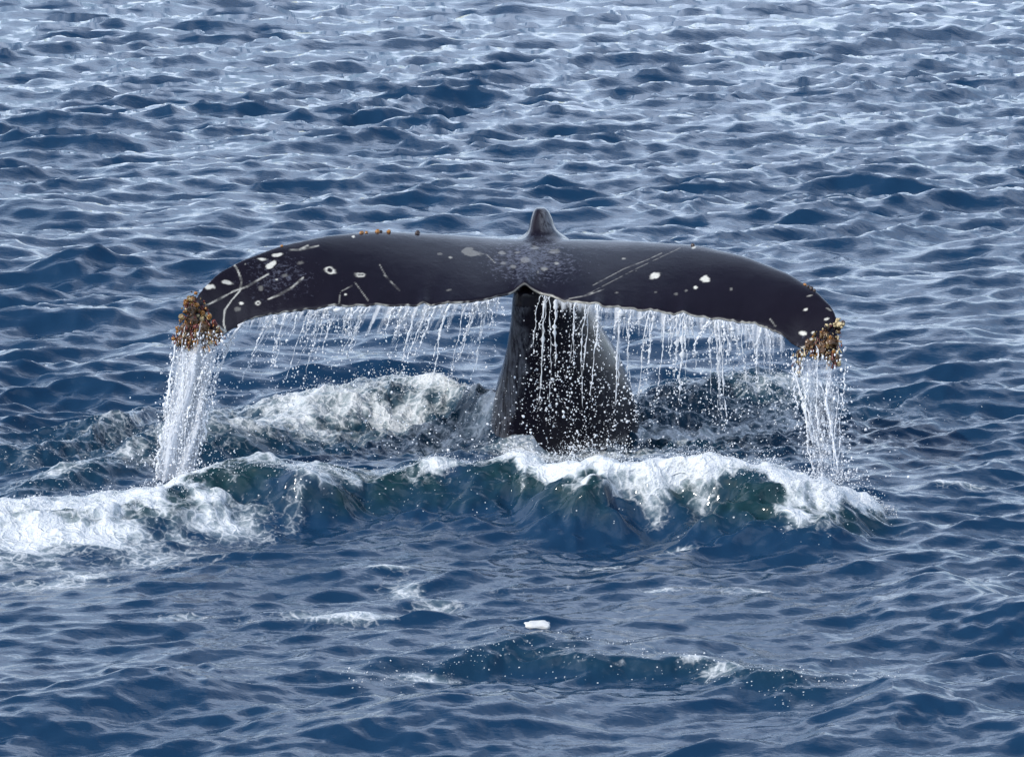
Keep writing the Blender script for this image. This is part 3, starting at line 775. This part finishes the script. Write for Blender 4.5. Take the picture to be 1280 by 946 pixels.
def place_barnacle(parent, px, py, size, key, r, droop=0.0, loose=False):
    p, nrm = on_whale(px, py)
    if loose:
        q = Vector(at_y(px, py, p.y + r.normal(-.02, .02)))
        if (q - p).length < .30: p = q
    dirv = (nrm.normalized() * (1 - droop) + Vector((r.normal(0, .3), -.25, -droop * 1.6 + r.normal(0, .3)))).normalized()
    ms_ = BM[key]
    o = bpy.data.objects.new('barnacle', ms_[r.integers(len(ms_))])
    C.objects.link(o); o.parent = parent
    o.matrix_local = Matrix.Translation(p) @ dirv.to_track_quat('Z', 'Y').to_matrix().to_4x4() @ Matrix.Rotation(r.random() * 6.28, 4, 'Z') @ Matrix.Diagonal((size * r.uniform(.7, 1.3), size * r.uniform(.7, 1.3), size * r.uniform(.7, 1.7), 1))
    return o
def crust(name, centre_px, pts, mat, r):
    """lumpy growth that the barnacles of one fluke tip sit on"""
    vv, ff = [], []
    import bmesh
    bm = bmesh.new()
    for px, py, s_ in pts:
        p, _ = on_whale(px, py)
        q = Vector(at_y(px, py, p.y)); p = q if (q - p).length < .3 else p
        bmesh.ops.create_icosphere(bm, subdivisions=3, radius=s_ * (1.15 if px < 640 else .92), matrix=Matrix.Translation(p) @ Matrix.Diagonal((1, .8, 1.1, 1)))
    for v in bm.verts: v.co += Vector(r.normal(0, .006, 3))
    me = bpy.data.meshes.new(name); bm.to_mesh(me); bm.free()
    me.polygons.foreach_set('use_smooth', np.ones(len(me.polygons), bool)); me.materials.append(mat)
    o = bpy.data.objects.new(name, me); C.objects.link(o); o.parent = whale
    return o
r = np.random.default_rng(11)
cl = crust('barnacle_cluster', None, [(240, 375, .022), (238, 388, .03), (240, 402, .035), (232, 412, .035), (252, 410, .035), (262, 420, .03), (270, 424, .025), (228, 425, .03), (244, 422, .035), (258, 428, .025), (236, 428, .03)], B_CRUST, r)
cl['label'] = 'orange and red-brown barnacle crust'
polyL = [(238, 362), (252, 370), (262, 392), (276, 410), (283, 424), (270, 432), (248, 438), (222, 436), (215, 422), (226, 395), (229, 378)]
def inside(px, py, poly):
    c = False
    for (x0, y0), (x1, y1) in zip(poly, poly[1:] + poly[:1]):
        if (y0 > py) != (y1 > py) and px < (x1 - x0) * (py - y0) / (y1 - y0) + x0: c = not c
    return c
def scatter(parent, poly, n_, keys, probs, s0, s1, stalk_y):
    xs = [p[0] for p in poly]; ys = [p[1] for p in poly]; k = 0
    while k < n_:
        px = r.uniform(min(xs), max(xs)); py = r.uniform(min(ys), max(ys))
        if not inside(px, py, poly): continue
        k += 1
        c = r.choice(keys, p=probs)
        stalk = py > stalk_y and r.random() < .72
        place_barnacle(parent, px, py, (s0 + (s1 - s0) * r.random() ** 1.5) * (.62 if stalk else 1), ('s' if stalk else 'c') + c, r, .75 if stalk else .25, True)
scatter(cl, polyL, 290, ['o', 'r', 'c', 'd', 'v'], [.26, .28, .10, .14, .22], .005, .019, 398)
cr = crust('barnacle_cluster', None, [(1046, 408, .03), (1030, 420, .035), (1012, 432, .035), (1040, 430, .045), (1028, 436, .04), (1000, 443, .025), (1045, 448, .03), (1022, 442, .03), (1036, 446, .03)], B_CRUST, r)
cr['label'] = 'cream and brown barnacle crust with dangling stalks'
polyR = [(1049, 396), (1055, 402), (1052, 425), (1050, 455), (1038, 458), (1030, 446), (1022, 452), (1018, 446), (1008, 446), (998, 470), (993, 462), (990, 440), (1006, 430), (1020, 415), (1034, 404)]
scatter(cr, polyR, 240, ['o', 'r', 'c', 'd', 'v'], [.10, .22, .34, .12, .22], .005, .018, 416)
for px, py in ((452, 285), (458, 283), (472, 281), (476, 283), (352, 304), (522, 283), (866, 300), (1006, 341), (1010, 344), (1014, 348), (1018, 352), (1050, 378), (1052, 384), (486, 284)):
    yy = py - 20.0
    while bv.ray_cast(Vector(CAM), Vector(ray(px, yy)).normalized(), 60)[0] is None and yy < py + 60: yy += .5
    o = place_barnacle(whale, px, yy + .5, r.uniform(.010, .020), 'c' + r.choice(['r', 'd', 'o']), r)
print('whale verts', nvw)

# ------------------------------------------------------------------ drops, strands, films
t5 = (1 + 5 ** .5) / 2
ICO_V = np.array([(-1, t5, 0), (1, t5, 0), (-1, -t5, 0), (1, -t5, 0), (0, -1, t5), (0, 1, t5), (0, -1, -t5), (0, 1, -t5), (t5, 0, -1), (t5, 0, 1), (-t5, 0, -1), (-t5, 0, 1)]) / math.hypot(1, t5)
ICO_F = np.array([(0, 11, 5), (0, 5, 1), (0, 1, 7), (0, 7, 10), (0, 10, 11), (1, 5, 9), (5, 11, 4), (11, 10, 2), (10, 7, 6), (7, 1, 8), (3, 9, 4), (3, 4, 2), (3, 2, 6), (3, 6, 8), (3, 8, 9), (4, 9, 5), (2, 4, 11), (6, 2, 10), (8, 6, 7), (9, 8, 1)])
def drops(name, P, rad_, mat, parent=None, stretch=None):
    P = np.asarray(P, float); n_ = len(P); rad_ = np.asarray(rad_, float)
    jit = 1 + rng.normal(0, .16, (n_, 12, 1))
    Vd = ICO_V[None] * jit * rad_[:, None, None]
    if stretch is not None: Vd[:, :, 2] *= np.asarray(stretch)[:, None]
    Vd = Vd + P[:, None, :]
    Fd = ICO_F[None] + (np.arange(n_) * 12)[:, None, None]
    return mesh_obj(name, Vd.reshape(-1, 3), Fd.reshape(-1, 3), mat, parent)

def tubes(name, paths, mat, parent=None, sides=6):
    """paths: list of (points k x 3, radii k)"""
    vv, ff, o_ = [], [], 0
    an = np.arange(sides) * 2 * np.pi / sides
    for pts, rd in paths:
        k = len(pts)
        ringv = np.stack([np.cos(an), np.sin(an), np.zeros(sides)], -1)
        vv.append((pts[:, None, :] + ringv[None] * rd[:, None, None]).reshape(-1, 3))
        a = np.arange(k * sides).reshape(k, sides) + o_
        a2 = np.concatenate([a, a[:, :1]], 1)
        ff.append(np.stack([a2[:-1, :-1], a2[:-1, 1:], a2[1:, 1:], a2[1:, :-1]], -1).reshape(-1, 4))
        o_ += k * sides
    return mesh_obj(name, np.concatenate(vv), np.concatenate(ff)[:, ::-1], mat, parent)

def strand(p0, length, dxy, r0, wob, rs, n_=26):
    s_ = np.linspace(0, 1, n_)
    t_ = np.sqrt(s_)
    pts = p0[None] + np.stack([dxy[0] * (0.5 * t_ + .5 * s_) , dxy[1] * t_, -length * s_], -1)
    w_ = np.cumsum(rs.normal(0, 1, (n_, 2)), 0) * wob; w_[0] = 0
    pts[:, :2] += w_
    rd = r0 * (1 - 0.65 * s_) * np.exp(rs.normal(0, .62, n_))
    rd[-1] = 1e-4; rd[0] = r0 * .9
    return pts, np.maximum(rd, 4e-4)

def te_point(px):
    Y = np.interp(px, tex, TEP[:, 1]); 
    return np.array([np.interp(px, tex, TEP[:, 0]), Y, np.interp(px, tex, TEP[:, 2])])

def tailpiece(pts, n_, rs, spread=.010):
    """drops that a strand breaks into"""
    d = pts[-1] - pts[-6]
    s_ = rs.random(n_) ** 1.2
    return pts[-1] + d[None] * (s_ * 1.4)[:, None] + rs.normal(0, spread, (n_, 3))

def curtain(x0, x1, n_str, lean_px, films, label, seed, heavy, longer=1.0):
    rs = np.random.default_rng(seed)
    e = bpy.data.objects.new('water_curtain', None); C.objects.link(e)
    c0 = te_point((x0 + x1) / 2); e.location = c0
    inv = Matrix.Translation(-Vector(c0))
    tag(e, label, 'falling water')
    dl, dr, ds = [], [], []
    kids = []
    for i in range(n_str):
        px = rs.uniform(x0, x1) if i % 3 == 0 else np.clip(px + rs.normal(0, 7), x0, x1)
        p0 = te_point(px) + np.array([0, -.004, -.004])
        Ln = rs.choice([.06, .14, .27, .42], p=[.20, .30, .30, .20]) * rs.uniform(.8, 1.3) * longer
        dxm = lean_px(px) * Ln
        pts, rd = strand(p0, Ln, (dxm + rs.normal(0, .035), -.02), (.0018 + .0062 * rs.random() ** 2), .0030, rs)
        kids.append(tubes('streamlet', [(pts - c0, rd)], M_STRAND, e))
        k = rs.integers(6, 18)
        q = tailpiece(pts, k, rs, .012); dl.append(q); dr.append((.0012 + .0055 * rs.random(k) ** 2)); ds.append(rs.uniform(1, 1.8, k))
        k2 = rs.integers(3, 9)
        ii = rs.integers(3, len(pts), k2)
        dl.append(pts[ii] + rs.normal(0, .010, (k2, 3))); dr.append((.0012 + .0050 * rs.random(k2) ** 2)); ds.append(rs.uniform(1, 1.6, k2))
    n_s = int(heavy)
    px = rs.uniform(x0, x1, n_s)
    base = np.array([te_point(p) for p in px])
    fall = rs.random(n_s) ** .8 * .62
    base[:, 2] -= fall; base[:, 0] += np.array([lean_px(p) for p in px]) * fall + rs.normal(0, .012, n_s); base[:, 1] += rs.normal(0, .03, n_s)
    dl.append(base); dr.append((.0011 + .0046 * rs.random(n_s) ** 2) * np.where(rs.random(n_s) < .07, 1.7, 1)); ds.append(rs.uniform(1, 1.6, n_s))
    d = drops('droplets', np.concatenate(dl) - c0, np.concatenate(dr), M_DROP, e, np.concatenate(ds)); d['kind'] = 'stuff'
    for fx0, fx1, Lf in films:
        nu, nv = 40, 22
        U, Vv = np.meshgrid(np.linspace(0, 1, nu), np.linspace(0, 1, nv), indexing='ij')
        lenr = Lf * (0.55 + .6 * np.interp(np.linspace(0, 1, nu), np.linspace(0, 1, 9), rs.random(9)))
        G = np.zeros((nu, nv, 3))
        for a in range(nu):
            px_ = fx0 + (fx1 - fx0) * a / (nu - 1); b0 = te_point(px_)
            s_ = np.linspace(0, 1, nv) * lenr[a]
            G[a, :, 0] = b0[0] + lean_px(px_) * s_; G[a, :, 1] = b0[1] - .02 * np.sqrt(s_) + .008 * np.sin(a * .9 + s_ * 9); G[a, :, 2] = b0[2] - s_ - .002
        gi = np.arange(nu * nv).reshape(nu, nv)
        fo = mesh_obj('water_film', G.reshape(-1, 3) - c0, quads(gi, False), M_VEIL, e)
        edge_ = np.clip(np.minimum(U, 1 - U) * 8, 0, 1)
        attr(fo, 'film', ((1 - Vv) ** 1.3 * .95 * edge_ + (edge_ - 1) * .6 + .02 + .22 * np.repeat(rs.normal(0, 1, (nu // 2, 1)), 2, 0)).ravel())
    return e

leanL = lambda px: -0.42 if px < 560 else -0.30
leanR = lambda px: -0.02 + 0.08 * (px - 850) / 150
curtain(292, 640, 84, leanL, [(292, 345, .15), (340, 400, .13), (395, 450, .17), (440, 520, .22), (500, 585, .30), (570, 632, .16)], 'thin streams of water draining off the left half of the tail edge', 31, 650)
curtain(668, 988, 72, leanR, [(730, 795, .28), (785, 840, .18), (830, 870, .24), (865, 910, .18), (900, 950, .28), (935, 984, .34), (690, 740, .10)], 'thin streams of water draining off the right half of the tail edge', 32, 850, 1.35)

def plume(label, top_l, top_r, bot_l, bot_r, py0, py1, Yt, Yb, n_drop, n_str, dens, seed, film):
    rs = np.random.default_rng(seed)
    c0 = at_y((bot_l + bot_r) / 2, py1, Yb)
    e = bpy.data.objects.new('water_plume', None); C.objects.link(e); e.location = c0
    tag(e, label, 'falling water')
    def P(u, s_, jy):
        px = (top_l + (top_r - top_l) * u) * (1 - s_) + (bot_l + (bot_r - bot_l) * u) * s_
        return at_y(px, py0 + (py1 - py0) * s_, Yt + (Yb - Yt) * s_ + jy)
    paths = []
    for i in range(n_str):
        u = np.clip(rs.beta(1.6, 1.6) if dens else rs.random(), 0, 1); s0 = rs.uniform(-.08, .35) if rs.random() < .7 else rs.uniform(.2, .7); s1 = min(1.02, s0 + rs.uniform(.25, .75))
        n_ = 34; s_ = np.linspace(s0, s1, n_); jy = rs.normal(0, .035)
        pts = np.array([P(np.clip(u + .13 * math.sin(q * 5 + i * 1.7), -.05, 1.05), q, jy) for q in s_])
        pts[:, :2] += np.cumsum(rs.normal(0, .0034, (n_, 2)), 0)
        rd = (1 if dens else .7) * (.0022 + .0062 * rs.random() ** 1.5) * np.exp(rs.normal(0, .5, n_)); rd[0] = rd[-1] = 2e-4
        o = tubes('streamlet', [(pts - c0, rd)], M_STRAND if rs.random() < (.4 if dens else .75) else M_FROTH, e)
    u = rs.beta(2.0, 2.0, n_drop) if dens else rs.random(n_drop)
    s_ = rs.random(n_drop)
    wide = 1 + rs.normal(0, .07, n_drop)
    pts = np.array([P(.5 + (a - .5) * w_ * (1.25), b, j) for a, b, j, w_ in zip(u, s_, rs.normal(0, .05, n_drop), wide)])
    pts += rs.normal(0, .006, pts.shape)
    d = drops('droplets', pts - c0, (.0012 + .0058 * rs.random(n_drop) ** 2) * np.where(rs.random(n_drop) < .06, 1.5, 1), M_DROP, e, rs.uniform(1, 2.2, n_drop)); d['kind'] = 'stuff'
    for fi in range(film):
        nu, nv = 30, 50
        U, Vv = np.meshgrid(np.linspace(0, 1, nu), np.linspace(0, 1, nv), indexing='ij')
        lo, hi = (0.10, 0.62) if fi == 0 else ((.35, .9) if fi == 1 else ((.0, .45) if fi == 2 else ((.2, .5) if fi == 3 else ((.55, 1.0) if fi == 4 else (.3, .7)))))
        ph = rs.random() * 6
        G = np.array([[P(lo + (hi - lo) * a + .03 * math.sin(b * 9 + ph), b, .03 * math.sin(a * 7 + b * 5 + ph) + (fi - 2) * .022) for b in np.linspace(-.04, 1, nv)] for a in np.linspace(0, 1, nu)])
        gi = np.arange(nu * nv).reshape(nu, nv)
        fo = mesh_obj('water_film', G.reshape(-1, 3) - c0, quads(gi, False), M_VEIL, e)
        ed = np.clip(np.minimum(U, 1 - U) * 4, 0, 1)
        attr(fo, 'film', (dens * (.98 * ed * np.clip(Vv * 5, 0, 1)) + (ed - 1) * .6 + .18 * Vv if dens else .50 * ed * np.clip(Vv * 6, 0, 1) + (ed - 1) * .6 - .7 * np.clip(1 - Vv * 9, 0, 1) - .1 * Vv).ravel())
    return e
plume('dense white column of water pouring from the left fluke tip', 220, 280, 192, 243, 416, 604, -.80, -1.15, 4200, 34, 1, 41, 6)
plume('ragged clear stream of water falling from the right fluke tip', 988, 1052, 1014, 1060, 436, 606, -.82, -1.2, 950, 18, 0, 42, 5)

# ---- spray in the air round the tail
rs = np.random.default_rng(51)
def cloud(n_, px, sx, py, sy, Y, sY):
    a = np.stack([rs.normal(px, sx, n_), rs.normal(py, sy, n_), rs.normal(Y, sY, n_)], -1)
    return np.array([at_y(*q) for q in a])
sp_pts = [cloud(1300, 715, 55, 520, 32, -.28, .16), cloud(700, 720, 40, 450, 40, -.25, .1), cloud(800, 560, 120, 540, 28, -.2, .3), cloud(650, 880, 90, 520, 35, -.2, .3), cloud(500, 960, 40, 480, 30, -.3, .15),
          cloud(500, 220, 40, 560, 35, -.4, .15), cloud(600, 420, 110, 520, 45, -.2, .3), cloud(500, 1030, 45, 560, 40, -.4, .15), cloud(300, 640, 150, 450, 45, -.3, .2), cloud(1200, 705, 60, 563, 9, -.35, .15)]
sp_pts += [np.array([at_y(*q) for q in np.stack([rs.normal(216, 36, 1800), rs.normal(596, 15, 1800), rs.normal(-1.15, .12, 1800)], -1)]), np.array([at_y(*q) for q in np.stack([rs.normal(1045, 28, 500), rs.normal(598, 13, 500), rs.normal(-1.2, .1, 500)], -1)])]
sp_pts = np.concatenate(sp_pts)
spx, spy = to_px(sp_pts)
cl_ = sample(PATCH, 9.0, sp_pts[:, 0] * 1.6, sp_pts[:, 2] * 1.6 + sp_pts[:, 1])
keep = (spy > 385) & (spy < 622) & (rs.random(len(spx)) < np.clip(.55 + .5 * cl_, .08, 1))
sp_pts = sp_pts[keep]
n_ = len(sp_pts)
spray = drops('flying_spray', sp_pts, (.0012 + .0056 * rs.random(n_) ** 2.4) * np.where(rs.random(n_) < .08, 1.7, 1), M_DROP, None, rs.uniform(.9, 1.4, n_))
tag(spray, 'fine white water drops flying around the tail stock', 'spray', kind='stuff')

# ---- froth thrown up along the breaking crests
fr_p, fr_r = [], []
def froth(ridge, px0, px1, n_, d0, d1, hgt, r0, r1):
    n_ = int(n_ * .66)
    r0, r1 = .0009, .0042
    x0 = at_y(px0, 590, -.5)[0]; x1 = at_y(px1, 590, -.5)[0]
    x = rs.uniform(x0, x1, n_)
    yc, a = ridge.crest(x)
    y = yc + rs.normal(d0, d1, n_)
    P, f_, _, _ = sea(x, y)
    clump = sample(LUMP, 4.0, x * 1.0, x * .37 + 1)
    k = np.clip(0.6 + .7 * clump, .05, 2.2)
    P[:, 2] += np.abs(rs.normal(0, 1, n_)) ** 1.4 * hgt * k + .002
    P += rs.normal(0, .008, P.shape)
    fr_p.append(P); fr_r.append((r0 + (r1 - r0) * rs.random(n_) ** 1.8) * np.where(rs.random(n_) < .1, 1.5, 1))
froth(R_FRONT, 625, 1085, 6500, .02, .10, .030, .0015, .0055)
froth(R_FRONT, 630, 840, 1500, .04, .06, .045, .0015, .006)
froth(R_FRONT, -40, 270, 3200, -.05, .18, .022, .0015, .005)
froth(R_FRONT, 270, 630, 1300, .02, .05, .016, .0015, .0045)
froth(R_BACK, 330, 640, 2600, -.05, .13, .024, .0015, .0045)
froth(R_NEAR, 480, 1020, 500, -.08, .07, .006, .0015, .004)
froth(R_RIGHT, 800, 1050, 500, -.05, .2, .02, .0015, .004)
fo_ = drops('froth', np.concatenate(fr_p), np.concatenate(fr_r), M_FROTH)
tag(fo_, 'white froth tossed up along the breaking wave crests', 'froth', kind='stuff')

# ---- the little pale slab drifting in front
P_, *_ = surface([at_z(673, 781, .2)[0]], [at_z(673, 781, .2)[1]])
import bmesh
bm = bmesh.new()
bmesh.ops.create_icosphere(bm, subdivisions=3, radius=1)
for v in bm.verts:
    x_, y_, z_ = v.co
    sq = lambda q_: math.copysign(abs(q_) ** .55, q_)
    k_ = 1 + .10 * math.sin(5 * x_ + 2 * y_) + .08 * math.sin(9 * y_ + 3 * x_ + 1) + rs.normal(0, .012)
    v.co = (sq(x_) * (.066 + .01 * y_) * k_, sq(y_) * .045 * k_, z_ * .014 * k_ * (1 + .3 * math.sin(11 * x_)))
me = bpy.data.meshes.new('floating_lump'); bm.to_mesh(me); bm.free()
me.polygons.foreach_set('use_smooth', np.ones(len(me.polygons), bool)); me.materials.append(make_plain('white_floating_material', (.62, .62, .60), .7, var=.2))
fs = bpy.data.objects.new('floating_lump', me); C.objects.link(fs)
q = at_z(673, 781, float(P_[0, 2]) + .006)
fs.location = (q[0], q[1], q[2]); fs.rotation_euler = (R(8), R(2), R(4))
tag(fs, 'small white flat lump drifting just behind the dark ripple in front', 'lump', kind='thing')
print('tris', sum(sum(len(p.vertices) - 2 for p in o.data.polygons) if o.name not in ('sea',) else 2 * len(o.data.polygons) for o in sc.objects if o.type == 'MESH'))
